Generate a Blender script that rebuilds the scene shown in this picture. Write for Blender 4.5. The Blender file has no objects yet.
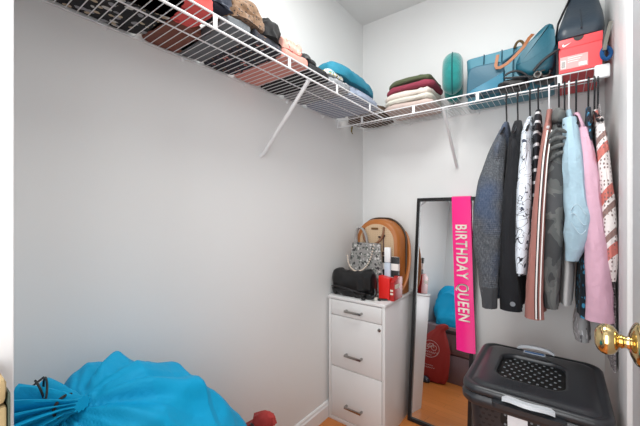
import bpy, bmesh, math, random
from math import sin, cos, pi, radians
from mathutils import Vector, Matrix, noise
C = bpy.context.scene.collection
SC = bpy.context.scene

# ---------------------------------------------------------------- camera, world, lights, exposure
cd = bpy.data.cameras.new('camera'); cam = bpy.data.objects.new('camera', cd); C.objects.link(cam)
cd.sensor_width = 36.0; cd.lens = 36.0 * 321.65 / 640.0; cd.clip_start = 0.02
cd.shift_y = 0.75 / 640.0
cam.location = (1.081, -1.922, 1.163)
cam.rotation_euler = (radians(90), 0, radians(36.93))
SC.camera = cam
SC.view_settings.view_transform = 'Standard'; SC.view_settings.look = 'None'
SC.view_settings.exposure = -0.33; SC.view_settings.gamma = 1.0; SC.view_settings.use_curve_mapping = False

w = bpy.data.worlds.new('world'); SC.world = w; w.use_nodes = True
w.node_tree.nodes['Background'].inputs[0].default_value = (1.0, 0.99, 0.97, 1)
w.node_tree.nodes['Background'].inputs[1].default_value = 1.1

def area(name, loc, rot, sx, sy, power, col=(1, 1, 1)):
    l = bpy.data.lights.new(name, 'AREA'); l.shape = 'RECTANGLE'; l.size = sx; l.size_y = sy
    l.energy = power; l.color = col
    o = bpy.data.objects.new(name, l); o.location = loc; o.rotation_euler = rot; C.objects.link(o); return o
area('ceiling_lamp_light', (0.74, -1.05, 2.40), (0, 0, 0), 0.5, 0.5, 20.0, (0.98, 0.99, 0.965))
area('bedroom_light', (1.55, -2.95, 1.6), (radians(86), 0, radians(24)), 2.2, 1.7, 34.0, (0.97, 0.99, 1.0))
area('added_fill_light', (0.92, -2.45, 1.25), (radians(91), 0, radians(2)), 0.7, 1.5, 19.0, (0.98, 0.99, 1.0))  # added fill behind the camera, lifts the right wall and lower back wall

# ---------------------------------------------------------------- helpers
def hexc(r, g, b):
    f = lambda v: (v / 255 / 12.92) if v / 255 <= 0.04045 else ((v / 255 + 0.055) / 1.055) ** 2.4
    return (f(r), f(g), f(b), 1)

class NT:
    def __init__(s, name):
        s.m = bpy.data.materials.new(name); s.m.use_nodes = True; s.t = s.m.node_tree
        s.b = s.t.nodes['Principled BSDF']
    def n(s, typ, **kw):
        nd = s.t.nodes.new(typ)
        for k, v in kw.items():
            if k in ('op',): nd.operation = v
            elif k == 'inp':
                for kk, vv in v.items(): nd.inputs[kk].default_value = vv
            else: setattr(nd, k, v)
        return nd
    def l(s, a, b): s.t.links.new(a, b)
    def coord(s, scale=(1, 1, 1), rot=(0, 0, 0)):
        tc = s.n('ShaderNodeTexCoord'); mp = s.n('ShaderNodeMapping')
        mp.inputs['Scale'].default_value = scale; mp.inputs['Rotation'].default_value = rot
        s.l(tc.outputs['Object'], mp.inputs['Vector']); return mp.outputs[0]
    def noise(s, vec, scale, detail=3, rough=0.5, dist=0.0):
        nd = s.n('ShaderNodeTexNoise'); nd.inputs['Scale'].default_value = scale
        nd.inputs['Detail'].default_value = detail; nd.inputs['Roughness'].default_value = rough
        nd.inputs['Distortion'].default_value = dist; s.l(vec, nd.inputs['Vector']); return nd.outputs['Fac']
    def voro(s, vec, scale, feature='F1', rnd=1.0):
        nd = s.n('ShaderNodeTexVoronoi'); nd.feature = feature; nd.inputs['Scale'].default_value = scale
        nd.inputs['Randomness'].default_value = rnd; s.l(vec, nd.inputs['Vector']); return nd
    def ramp(s, fac, stops, const=False):
        nd = s.n('ShaderNodeValToRGB'); cr = nd.color_ramp
        if const: cr.interpolation = 'CONSTANT'
        while len(cr.elements) < len(stops): cr.elements.new(0.5)
        for e, (p, c) in zip(cr.elements, stops): e.position = p; e.color = c
        s.l(fac, nd.inputs[0]); return nd.outputs[0]
    def mix(s, fac, a, b):
        nd = s.n('ShaderNodeMix'); nd.data_type = 'RGBA'
        if isinstance(fac, (int, float)): nd.inputs[0].default_value = fac
        else: s.l(fac, nd.inputs[0])
        for i, v in ((6, a), (7, b)):
            if isinstance(v, tuple): nd.inputs[i].default_value = v
            else: s.l(v, nd.inputs[i])
        return nd.outputs[2]
    def math(s, op, a, b=0.0):
        nd = s.n('ShaderNodeMath'); nd.operation = op
        for i, v in ((0, a), (1, b)):
            if isinstance(v, (int, float)): nd.inputs[i].default_value = v
            else: s.l(v, nd.inputs[i])
        return nd.outputs[0]
    def bump(s, h, strength=0.3, dist=0.01):
        nd = s.n('ShaderNodeBump'); nd.inputs['Strength'].default_value = strength
        nd.inputs['Distance'].default_value = dist; s.l(h, nd.inputs['Height'])
        s.l(nd.outputs[0], s.b.inputs['Normal'])
    def col(s, c):
        if isinstance(c, tuple): s.b.inputs['Base Color'].default_value = c
        else: s.l(c, s.b.inputs['Base Color'])
    def set(s, rough=0.6, metal=0.0, sheen=0.0, spec=None, coat=0.0):
        s.b.inputs['Roughness'].default_value = rough; s.b.inputs['Metallic'].default_value = metal
        if sheen: s.b.inputs['Sheen Weight'].default_value = sheen
        if spec is not None: s.b.inputs['Specular IOR Level'].default_value = spec
        if coat: s.b.inputs['Coat Weight'].default_value = coat
        return s.m

def plain(name, c, rough=0.5, metal=0.0, var=0.06, nscale=20, bump=0.0, bscale=200, **kw):
    t = NT(name); v = t.coord()
    c = hexc(*c)
    d = tuple(x * (1 - var) for x in c[:3]) + (1,)
    t.col(t.mix(t.noise(v, nscale), d, c))
    if bump: t.bump(t.noise(v, bscale, 2), bump, 0.002)
    return t.set(rough, metal, **kw)

def fabric(name, c, rough=0.9, weave=600, bump=0.35, var=0.14, sheen=0.03, fold=25):
    t = NT(name); v = t.coord()
    c = hexc(*c); d = tuple(x * (1 - var) for x in c[:3]) + (1,)
    t.col(t.mix(t.noise(v, 14, 4), d, c))
    h = t.math('ADD', t.math('MULTIPLY', t.noise(v, weave, 1), 0.12), t.noise(v, fold, 3, 0.55, 0.6))
    t.bump(h, bump, 0.012)
    return t.set(rough, 0, sheen=sheen)

def spotted(name, base, spots, scale=45, size=0.33, stretch=(1, 1, 1), rough=0.9, dist=1.0):
    """blotches of one or more colours scattered on a base colour"""
    t = NT(name); v = t.coord(stretch)
    cur = hexc(*base)
    for i, s in enumerate(spots):
        vv = t.n('ShaderNodeVectorMath'); vv.operation = 'ADD'; vv.inputs[1].default_value = (3.1 * i + .3, 1.7 * i, .9 * i)
        t.l(v, vv.inputs[0])
        nz = t.n('ShaderNodeTexNoise'); nz.inputs['Scale'].default_value = scale * 1.3; t.l(vv.outputs[0], nz.inputs['Vector'])
        ad = t.n('ShaderNodeMix'); ad.data_type = 'RGBA'; ad.blend_type = 'ADD'; ad.inputs[0].default_value = 0.02 * dist
        t.l(vv.outputs[0], ad.inputs[6]); t.l(nz.outputs['Color'], ad.inputs[7])
        vo = t.voro(ad.outputs[2], scale * (1 + .25 * i))
        fac = t.math('LESS_THAN', vo.outputs['Distance'], size)
        cur = t.mix(fac, cur, hexc(*s))
    t.col(cur); t.bump(t.noise(t.coord(), 28, 3), 0.3, 0.012)
    return t.set(rough, 0, sheen=0.03)

# mesh collector
class MB:
    def __init__(s): s.bm = bmesh.new()
    def box(s, x0, x1, y0, y1, z0, z1, bev=0.0, seg=2):
        r = bmesh.ops.create_cube(s.bm, size=1.0)
        vs = r['verts']
        for v in vs:
            v.co = Vector((x0 + (v.co.x + .5) * (x1 - x0), y0 + (v.co.y + .5) * (y1 - y0), z0 + (v.co.z + .5) * (z1 - z0)))
        if bev:
            es = {e for v in vs for e in v.link_edges}
            bmesh.ops.bevel(s.bm, geom=list(es), offset=bev, segments=seg, affect='EDGES', profile=0.5)
        return s
    def tube(s, pts, r, seg=8, cap=True, closed=False, flat=None):
        pts = [Vector(p) for p in pts]; n = len(pts); rings = []
        rr = r if isinstance(r, (list, tuple)) else [r] * n
        up = None
        for i, p in enumerate(pts):
            if closed: d = pts[(i + 1) % n] - pts[i - 1]
            else: d = pts[min(i + 1, n - 1)] - pts[max(i - 1, 0)]
            if d.length < 1e-9: d = Vector((0, 0, 1))
            d.normalize()
            if up is None:
                up = Vector((0, 0, 1)) if abs(d.z) < .9 else Vector((1, 0, 0))
            a = d.cross(up)
            if a.length < 1e-6: a = d.cross(Vector((0, 1, 0)))
            a.normalize(); b = a.cross(d).normalized(); up = b
            ring = []
            for k in range(seg):
                t = 2 * pi * k / seg
                fb = flat if flat else 1.0
                ring.append(s.bm.verts.new(p + a * cos(t) * rr[i] + b * sin(t) * rr[i] * fb))
            rings.append(ring)
        m = n if closed else n - 1
        for i in range(m):
            A, B = rings[i], rings[(i + 1) % n]
            for k in range(seg):
                s.bm.faces.new((A[k], A[(k + 1) % seg], B[(k + 1) % seg], B[k]))
        if cap and not closed:
            s.bm.faces.new(list(reversed(rings[0]))); s.bm.faces.new(rings[-1])
        return s
    def loft(s, rings, cap0=True, cap1=True):
        R = [[s.bm.verts.new(p) for p in ring] for ring in rings]; n = len(R[0])
        for A, B in zip(R, R[1:]):
            for k in range(n):
                s.bm.faces.new((A[k], A[(k + 1) % n], B[(k + 1) % n], B[k]))
        if cap0: s.bm.faces.new(list(reversed(R[0])))
        if cap1: s.bm.faces.new(R[-1])
        return s
    def lathe(s, prof, origin, axis, seg=32):
        o = Vector(origin); a = Vector(axis).normalized()
        u = a.orthogonal().normalized(); v = a.cross(u)
        rings = [[o + a * h + (u * cos(2 * pi * k / seg) + v * sin(2 * pi * k / seg)) * max(r, 1e-4) for k in range(seg)] for h, r in prof]
        return s.loft(rings)
    def blob(s, c, size, e1=.5, e2=.5, nu=56, nv=28, amp=.01, freq=9, wr=.006, wf=22, seed=0, z0=None, rot=0, layers=0, lg=.0, fn=None):
        c = Vector(c); R = Matrix.Rotation(rot, 3, 'Z'); sd = Vector((seed * 3.7, seed * 1.3, seed * 2.1))
        sp = lambda v, e: math.copysign(abs(v) ** e, v)
        rings = []
        for j in range(nv + 1):
            ph = -pi / 2 + pi * j / nv
            ph = max(-pi / 2 + 1e-3, min(pi / 2 - 1e-3, ph))
            ring = []
            for i in range(nu):
                th = 2 * pi * i / nu
                p = Vector((size[0] * sp(cos(ph), e1) * sp(cos(th), e2), size[1] * sp(cos(ph), e1) * sp(sin(th), e2), size[2] * sp(sin(ph), e1)))
                n = Vector((p.x / size[0] ** 2, p.y / size[1] ** 2, p.z / size[2] ** 2)).normalized()
                q = p + sd
                d = amp * noise.noise(q * freq) + amp * .5 * noise.noise(q * freq * 2.3)
                if wr:
                    qq = q * wf; qq = Vector((qq.x, qq.y * .55, qq.z))
                    d += wr * (1 - 2.2 * abs(noise.noise(qq + Vector((noise.noise(q * 7), noise.noise(q * 5), 0)) * 1.5)))
                if layers:
                    zz = (p.z / size[2] + 1) / 2
                    side = abs(cos(ph)) ** .3
                    d -= lg * side * (1 - abs(sin(pi * layers * zz)) ** .5)
                p = p + n * d
                if fn: p = fn(p, n)
                p = R @ p + c
                if z0 is not None and p.z < z0: p.z = z0
                ring.append(p)
            rings.append(ring)
        return s.loft(rings)
    def prism(s, poly, y0, y1, axis='y', bev=0.0):
        """extrude a closed outline: poly of (a,b); axis y -> (a, y, b), x -> (y0.., a, b), z -> (a, b, z)"""
        def P(a, b, d):
            return {'y': (a, d, b), 'x': (d, a, b), 'z': (a, b, d)}[axis]
        A = [s.bm.verts.new(P(a, b, y0)) for a, b in poly]; B = [s.bm.verts.new(P(a, b, y1)) for a, b in poly]
        n = len(poly); fs = [s.bm.faces.new(A), s.bm.faces.new(list(reversed(B)))]
        for k in range(n): fs.append(s.bm.faces.new((A[(k + 1) % n], A[k], B[k], B[(k + 1) % n])))
        if bev:
            es = set(fs[0].edges) | set(fs[1].edges)
            bmesh.ops.bevel(s.bm, geom=list(es), offset=bev, segments=3, affect='EDGES', profile=0.5)
        return s
    def sheet(s, f, nu, nv, th):
        """solid sheet from f(u,v)->Vector, thickness th along normals (approx)"""
        P = [[Vector(f(i / nu, j / nv)) for i in range(nu + 1)] for j in range(nv + 1)]
        N = []
        for j in range(nv + 1):
            row = []
            for i in range(nu + 1):
                du = P[j][min(i + 1, nu)] - P[j][max(i - 1, 0)]; dv = P[min(j + 1, nv)][i] - P[max(j - 1, 0)][i]
                row.append(du.cross(dv).normalized())
            N.append(row)
        F = [[s.bm.verts.new(P[j][i] + N[j][i] * th / 2) for i in range(nu + 1)] for j in range(nv + 1)]
        B = [[s.bm.verts.new(P[j][i] - N[j][i] * th / 2) for i in range(nu + 1)] for j in range(nv + 1)]
        for j in range(nv):
            for i in range(nu):
                s.bm.faces.new((F[j][i], F[j][i + 1], F[j + 1][i + 1], F[j + 1][i]))
                s.bm.faces.new((B[j][i], B[j + 1][i], B[j + 1][i + 1], B[j][i + 1]))
        for j in range(nv):
            s.bm.faces.new((F[j][0], F[j + 1][0], B[j + 1][0], B[j][0])); s.bm.faces.new((F[j][nu], B[j][nu], B[j + 1][nu], F[j + 1][nu]))
        for i in range(nu):
            s.bm.faces.new((F[0][i], B[0][i], B[0][i + 1], F[0][i + 1])); s.bm.faces.new((F[nv][i], F[nv][i + 1], B[nv][i + 1], B[nv][i]))
        return s
    def build(s, name, mat, parent=None, loc=None, smooth=True, angle=40, mats=None):
        bmesh.ops.recalc_face_normals(s.bm, faces=s.bm.faces)
        if loc is not None and parent is None:
            bmesh.ops.translate(s.bm, verts=s.bm.verts, vec=-Vector(loc))
        me = bpy.data.meshes.new(name)
        if parent is not None:
            off = -parent_world(parent)
            bmesh.ops.translate(s.bm, verts=s.bm.verts, vec=off)
        s.bm.to_mesh(me); s.bm.free()
        if smooth:
            me.shade_smooth()
            try: me.set_sharp_from_angle(angle=radians(angle))
            except Exception: pass
        me.materials.append(mat)
        o = bpy.data.objects.new(name, me); C.objects.link(o)
        if parent is not None: o.parent = parent
        elif loc is not None: o.location = loc
        return o

def parent_world(p):
    v = Vector(p.location)
    while p.parent: p = p.parent; v += Vector(p.location)
    return v

def tag(o, label, cat, group=None, kind=None):
    o['label'] = label; o['category'] = cat
    if group: o['group'] = group
    if kind: o['kind'] = kind
    return o
def thing(name, label, cat, loc=(0, 0, 0), group=None):
    o = bpy.data.objects.new(name, None); C.objects.link(o); o.location = loc; o.empty_display_size = .05
    return tag(o, label, cat, group)
def struct(name, mb, m, **kw):
    o = mb.build(name, m, **kw); o['kind'] = 'structure'; return o
def arc(cx, cz, r, a0, a1, n): return [(cx + r * cos(radians(a0 + (a1 - a0) * i / n)), cz + r * sin(radians(a0 + (a1 - a0) * i / n))) for i in range(n + 1)]
def rrect(x0, x1, y0, y1, r, z, n=8):
    pts = []
    for cx, cy, a in ((x1 - r, y1 - r, 0), (x0 + r, y1 - r, 90), (x0 + r, y0 + r, 180), (x1 - r, y0 + r, 270)):
        for i in range(n + 1):
            t = radians(a + 90 * i / n); pts.append(Vector((cx + r * cos(t), cy + r * sin(t), z)))
    return pts
def bez(p0, p1, p2, p3, n=14):
    out = []
    for i in range(n + 1):
        t = i / n; a = (1 - t)
        out.append(Vector(p0) * a ** 3 + Vector(p1) * 3 * a * a * t + Vector(p2) * 3 * a * t * t + Vector(p3) * t ** 3)
    return out
def lerp_rows(rows, n):
    """smooth resample of rows [(z, ...)] by z"""
    z0, z1 = rows[0][0], rows[-1][0]; out = []
    for i in range(n + 1):
        z = z0 + (z1 - z0) * i / n
        for a, b in zip(rows, rows[1:]):
            if (a[0] >= z >= b[0]) or (a[0] <= z <= b[0]):
                t = (z - a[0]) / (b[0] - a[0]); out.append([z] + [x + (y - x) * t for x, y in zip(a[1:], b[1:])]); break
        else: out.append(list(rows[-1] if i else rows[0]))
    # light smoothing
    for _ in range(2):
        for i in range(1, n):
            out[i] = [out[i][0]] + [(out[i - 1][k] + 2 * out[i][k] + out[i + 1][k]) / 4 for k in range(1, len(out[i]))]
    return out
def text_mesh(body, size, xs=1.0, bold=0.0, extrude=0.0):
    cu = bpy.data.curves.new('lettering', 'FONT'); cu.body = body; cu.size = size; cu.offset = bold; cu.extrude = extrude; cu.space_character = 1.14
    o = bpy.data.objects.new('lettering', cu); C.objects.link(o)
    dg = bpy.context.evaluated_depsgraph_get(); me = bpy.data.meshes.new_from_object(o.evaluated_get(dg))
    bpy.data.objects.remove(o); bpy.data.curves.remove(cu)
    for v in me.vertices: v.co.x *= xs
    return me

# ---------------------------------------------------------------- materials
def wallmat():
    t = NT('wall_paint'); v = t.coord()
    t.col(t.mix(t.noise(v, 1.7, 3), hexc(225, 226, 226), hexc(229, 230, 230))); t.bump(t.noise(v, 180, 3), .12, .001); return t.set(.55)
M_wall = wallmat()
M_ceil = plain('ceiling_paint', (222, 223, 223), .8, bump=.1, var=.03, nscale=3)
M_trim = plain('trim_paint', (228, 228, 229), .4, var=.02)
M_door = plain('door_paint', (205, 206, 209), .4, var=.02, nscale=3)
def floormat():
    t = NT('floor_wood'); v = t.coord()
    br = t.n('ShaderNodeTexBrick'); t.l(v, br.inputs['Vector'])
    br.inputs['Color1'].default_value = hexc(190, 112, 58); br.inputs['Color2'].default_value = hexc(172, 96, 42)
    br.inputs['Mortar'].default_value = hexc(80, 42, 20); br.inputs['Scale'].default_value = 1.0
    br.inputs['Brick Width'].default_value = 0.9; br.inputs['Row Height'].default_value = .083; br.inputs['Mortar Size'].default_value = .0012
    g = t.noise(t.coord((3, 40, 3)), 2.5, 5, .6, .4)
    t.col(t.mix(t.math('MULTIPLY', g, .55), br.outputs['Color'], hexc(225, 150, 80)))
    return t.set(.28)
M_floor = floormat()
M_wire = plain('white_vinyl_wire', (232, 233, 235), .35, var=.03)
M_cab = plain('white_cabinet', (222, 222, 222), .35, var=.02)
M_gap = plain('dark_gap', (60, 60, 60), .8)
M_steel = plain('brushed_steel', (170, 168, 165), .25, 1.0)
M_black = plain('black_frame', (22, 22, 24), .35)
M_brass = plain('polished_brass', (226, 202, 146), .12, 1.0, var=.1)
M_hamper = plain('hamper_plastic', (44, 46, 50), .33, var=.1, bump=.1, bscale=400)
M_hdark = plain('hamper_hole', (8, 9, 10), .5)
M_hwhite = plain('hamper_handle_white', (205, 210, 216), .35)
M_stud = plain('hamper_stud', (120, 127, 132), .4)
M_leather = plain('black_leather', (13, 13, 15), .34, bump=.35, bscale=160)
M_hanger = plain('black_hanger_plastic', (24, 25, 30), .4)
M_whanger = plain('white_hanger_plastic', (225, 225, 228), .4)

# ---------------------------------------------------------------- setting
RW = 1.235; FY = -1.84; H = 2.44
struct('floor', MB().box(-.1, 2.6, -4.2, .1, -.06, 0), M_floor, smooth=False)
struct('ceiling', MB().box(-.1, 1.36, FY - .12, .1, H, H + .08), M_ceil, smooth=False)
struct('wall_left', MB().box(-.1, 0, FY - .12, 0, 0, H), M_wall, smooth=False)
struct('wall_back', MB().box(-.1, RW + .1, 0, .1, 0, H), M_wall, smooth=False)
struct('wall_right', MB().box(RW, RW + .1, FY - .12, 0, 0, H), M_wall, smooth=False)
DX0 = .55
fw = MB(); fw.box(0, DX0, FY - .12, FY, 0, H); fw.box(DX0, RW, FY - .12, FY, 2.06, H)
struct('wall_front', fw, M_wall, smooth=False)
bb = [(0, 0), (.014, 0), (.014, .068), (.010, .074), (.008, .084), (.004, .09), (0, .09)]
struct('baseboard_left', MB().prism([(x, z) for x, z in bb], FY, -.014, 'y'), M_trim, smooth=False)
struct('baseboard_back', MB().prism([(-x, z) for x, z in bb], 0, RW, 'x'), M_trim, smooth=False)
struct('baseboard_right', MB().prism([(RW - x, z) for x, z in bb], -.57, -.014, 'y'), M_trim, smooth=False)
struct('baseboard_front', MB().prism([(FY + x, z) for x, z in bb], .014, DX0 - .002, 'x'), M_trim, smooth=False)
struct('trim_1', MB().box(RW - .014, RW, -.735, -.577, 0, 2.12, .003), M_trim)
jm = MB(); jm.box(DX0, DX0 + .018, FY - .135, FY + .004, 0, 2.06, .002); jm.box(DX0 + .018, RW - .002, FY - .135, FY + .004, 2.042, 2.06, .002)
struct('trim_2', jm, M_trim)
# door, standing open along the right wall, with its brass knob
dm = MB().box(1.175, 1.208, FY + .02, -1.181, .012, 2.03, .003)
door = struct('door_1', dm, M_door)
KN = (1.175, -1.246, .966)
kb = MB(); kb.lathe([(0, .031), (.002, .0325), (.004, .0315), (.007, .027), (.010, .020), (.012, .014)], KN, (-1, 0, 0), 40)
ro = kb.build('knob_rose', M_brass, door)
kb = MB(); kb.lathe([(h_ * .79 + .0025, r_ * .88) for h_, r_ in [(.012, .0115), (.016, .010), (.020, .011), (.0225, .0125), (.0245, .011), (.027, .013), (.030, .019), (.034, .0235), (.040, .0262), (.047, .0268), (.054, .0245), (.058, .0205), (.061, .016), (.062, .0135), (.0605, .011), (.061, .006), (.061, .0005)]], KN, (-1, 0, 0), 40)
kb.build('door_knob', M_brass, door)
lp = MB().box(1.180, 1.203, -1.1812, -1.180, .93, 1.0); lp.build('latch_plate', M_brass, door)

# ---------------------------------------------------------------- wire shelves
ZD = 1.7205; ZL = 1.681
def wire_shelf(name, label, axis, a0, a1, loc, n_wires, posts):
    """axis 'y': runs along the left wall; 'x': along the back wall"""
    t = thing(name, label, 'shelf', loc)
    P = (lambda a, d, z: (d, a, z)) if axis == 'y' else (lambda a, d, z: (a, -d, z))
    m = MB()
    for i in range(n_wires):
        a = a0 + (a1 - a0) * (i + .5) / n_wires
        m.tube([P(a, .004, ZD), P(a, .303, ZD)], .0014, 5)
    m.build('deck_wires', M_wire, t)
    for nm, d, z, r in (('wall_rail', .006, ZD - .004, .0026), ('support_wire', .162, ZD - .005, .0024), ('top_rail', .305, ZD, .0032), ('front_rail', .305, ZL, .0036)):
        MB().tube([P(a0, d, z), P(a1, d, z)], r, 10).build(nm, M_wire, t)
    for a in posts:
        q = [P(a - .007, .3035, ZL), P(a + .007, .3065, ZD)]
        m = MB().box(min(q[0][0], q[1][0]), max(q[0][0], q[1][0]), min(q[0][1], q[1][1]), max(q[0][1], q[1][1]), ZL, ZD, .001)
        m.build('lip_strap', M_wire, t)
    return t
ls = wire_shelf('wire_shelf', 'white wire shelf running along the left wall, piled with clothes', 'y', FY + .01, -.318, (.15, -1.1, ZL), 60, [-1.685, -1.378, -1.071, -.767, -.469])
bs = wire_shelf('wire_shelf', 'white wire shelf across the back wall with handbags and hanging clothes', 'x', .012, 1.222, (.6, -.15, ZL), 48, [.166, .469, .771, 1.074])
# end bracket plates
m = MB().box(1.180, 1.226, -.318, -.296, 1.676, 1.727, .006); m.build('end_bracket', M_wire, bs)
m = MB().box(.001, .012, -.320, -.290, 1.674, 1.727, .003); m.build('end_bracket', M_wire, bs)
# wall clips
for y in (-1.545, -1.302, -1.02, -.755, -.46):
    m = MB(); m.lathe([(0, .0075), (.005, .0075), (.010, .005)], (0, y, 1.712), (1, 0, 0), 14); m.build('wall_clip', M_wire, ls)
for x in (.33, .72, 1.0):
    m = MB(); m.lathe([(0, .0075), (.005, .0075), (.010, .005)], (x, 0, 1.712), (0, -1, 0), 14); m.build('wall_clip', M_wire, bs)
# diagonal braces
def brace(parent, top, foot, wn):
    m = MB(); T = Vector(top); F = Vector(foot); d = (T - F).normalized()
    m.tube([F + Vector(wn) * .004, F + Vector(wn) * .010 + d * .012, T - d * .01, T], [.007, .0078, .0078, .0075], 10)
    m.tube([T - Vector(wn) * .012, T + Vector((0, 0, .006)), T + Vector(wn) * .008], .0045, 8)
    b = m.build('diagonal_brace', M_wire, parent)
    m = MB(); m.lathe([(0, .011), (.003, .011), (.006, .005)], F, wn, 14); m.build('brace_foot', M_wire, b)
brace(ls, (.299, -.955, 1.677), (0, -.925, 1.4235), (1, 0, 0))
brace(bs, (.618, -.299, 1.677), (.608, 0, 1.428), (0, -1, 0))
# little brass hook under the back shelf by the corner
m = MB(); m.tube(bez((.098, -.300, 1.674), (.098, -.303, 1.655), (.088, -.303, 1.645), (.104, -.302, 1.630)) , [.005] * 5 + [.004] * 5 + [.0025] * 5, 8)
tag(m.build('shelf_hook', plain('hook_brass', (120, 105, 50), .35, .6), loc=(.098, -.30, 1.63)), 'small brass hook hanging under the back shelf near the corner', 'hook')

# ---------------------------------------------------------------- garments on the left shelf
def pile(name, label, cat, c, s, h, mat, seed=0, z=1.7245, group=None, e1=.5, e2=.28, amp=.012, wr=.010, rot=0, layers=0, lg=0, freq=13, wf=38, **kw):
    m = MB(); m.blob((0, 0, h * .22), (s[0] / 2, s[1] / 2, h * .78), e1, e2, nu=110, nv=50, amp=amp, wr=wr, seed=seed, z0=0, rot=rot, layers=layers, lg=lg, freq=freq, wf=wf, **kw)
    o = m.build(name, mat); o.location = (c[0], c[1], z)
    return tag(o, label, cat, group)
GL = 'clothes piled on the left wire shelf'
F_floral = spotted('black_leaf_print', (24, 25, 29), [(205, 205, 200), (150, 152, 156), (190, 175, 150)], 26, .27, (1, .8, 1))
pile('folded_dress', 'black garment with pale leaf print at the near end of the left shelf', 'clothes', (.152, -1.630, 0), (.285, .37), .036, F_floral, 1, group=GL)
pile('folded_shirt', 'coral red crumpled shirt on top, near end of the left shelf', 'clothes', (.240, -1.49, 0), (.11, .22), .075, spotted('coral_cloth', (222, 88, 84), [(180, 50, 55)], 30, .22), 2, z=1.7245, group=GL, wr=.012)
pile('folded_shirt', 'brown folded garment right after the black leaf print one', 'clothes', (.092, -1.385, 0), (.17, .112), .036, fabric('brown_cloth', (128, 76, 62)), 3, group=GL, amp=.007)
pile('folded_shirt', 'grey folded garment between the brown one and the navy floral one', 'clothes', (.152, -1.280, 0), (.285, .095), .034, spotted('grey_ribbed_cloth', (104, 108, 112), [(80, 83, 88)], 60, .2, (1, 4, 1)), 4, group=GL, amp=.006)
pile('folded_blouse', 'dark navy garment with small pink floral print, middle of left shelf', 'clothes', (.152, -1.160, 0), (.285, .142), .036, spotted('navy_floral', (34, 36, 46), [(188, 120, 112), (70, 70, 84), (120, 92, 70)], 34, .22), 5, group=GL, amp=.008)
F_peach = fabric('peach_cloth', (222, 150, 138))
pile('folded_shirt', 'peach pink folded garment in the middle of the left shelf', 'clothes', (.152, -1.02, 0), (.285, .135), .034, F_peach, 6, group=GL, amp=.007)
pile('folded_trousers', 'black folded trousers just past the peach garment on left shelf', 'clothes', (.152, -.878, 0), (.285, .146), .036, fabric('black_cloth', (30, 30, 33)), 7, group=GL, amp=.008)
pile('folded_blouse', 'grey and white mottled garment above the left diagonal brace', 'clothes', (.152, -.722, 0), (.285, .162), .036, spotted('mottled_grey', (140, 142, 146), [(196, 198, 200), (84, 88, 96)], 50, .25), 8, group=GL, amp=.008)
pile('folded_jeans', 'pale blue grey folded jeans at the far end of left shelf', 'clothes', (.152, -.485, 0), (.285, .30), .042, fabric('pale_denim', (150, 160, 180)), 9, group=GL, layers=3, lg=.006, amp=.006)
pile('slate_hat', 'dark slate blue floppy hat lying on the clothes beside coral shirt', 'hat', (.225, -1.345, 0), (.12, .125), .085, fabric('slate_cloth', (64, 70, 86), .6), 10, z=1.770, e1=.8, e2=.9, amp=.012, rot=.3)
def leopard():
    t = NT('leopard_print'); v = t.coord(); vo = t.voro(v, 120)
    f1 = t.math('LESS_THAN', vo.outputs['Distance'], .34); t.col(t.mix(f1, hexc(40, 30, 26), hexc(160, 118, 84)))
    n = t.math('GREATER_THAN', t.noise(v, 60, 2), .56); t.bump(t.noise(v, 30), .3, .01)
    c = t.mix(n, t.mix(f1, hexc(122, 92, 66), hexc(34, 26, 22)), hexc(136, 106, 80)); t.col(c); return t.set(.85, sheen=.2)
pile('leopard_scarf', 'leopard print scarf heaped on the middle of the left shelf', 'scarf', (.225, -1.240, 0), (.14, .14), .08, leopard(), 11, z=1.764, e1=.7, e2=.7, amp=.014, wr=.01, group=None)
pile('black_knit_cap', 'black cap with a white patch lying beside the leopard scarf', 'cap', (.235, -1.135, 0), (.12, .10), .07, spotted('black_white_patch', (30, 30, 32), [(214, 214, 214)], 16, .22), 12, z=1.760, e1=.8, e2=.8, rot=.4)
pile('floral_scarf', 'pink and peach floral scarf lying over the peach folded garment', 'scarf', (.21, -1.03, 0), (.15, .10), .045, spotted('pink_floral', (226, 170, 156), [(190, 100, 100), (240, 214, 196)], 40, .26), 13, z=1.760, amp=.006)
pile('black_bundle', 'small black bundle of cloth on top of the black trousers', 'clothes', (.20, -.92, 0), (.16, .12), .052, fabric('black_cloth_shiny', (26, 27, 30), .5), 14, z=1.764, e1=.8, e2=.8)
F_print = spotted('teal_yellow_print', (206, 208, 206), [(60, 150, 158), (200, 180, 90), (40, 44, 50)], 40, .24)
pile('patterned_blouse', 'white top with teal and yellow print under the teal bundle', 'clothes', (.20, -.745, 0), (.17, .12), .02, F_print, 15, z=1.764, amp=.005)
pile('striped_shirt', 'white and blue striped shirt laid over the pale blue jeans', 'clothes', (.17, -.475, 0), (.20, .27), .02, spotted('blue_stripe', (206, 210, 222), [(120, 140, 180)], 26, .3, (1, 5, 1)), 16, z=1.769, amp=.004, wr=.003)
pile('teal_bundle', 'rolled teal blue sweater on top of the left shelf near corner', 'clothes', (.225, -.560, 0), (.14, .43), .07, fabric('teal_cloth', (14, 120, 146), .75), 17, z=1.782, e1=.7, e2=.6, amp=.010, wr=.005, wf=20, freq=8, rot=.05)
pile('brown_bag', 'small brown woven bag lying in the shelf corner by the back wall', 'bag', (.145, -.165, 0), (.25, .26), .075, spotted('brown_weave', (86, 68, 54), [(52, 42, 36)], 70, .3), 18, e1=.8, e2=.8)

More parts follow.
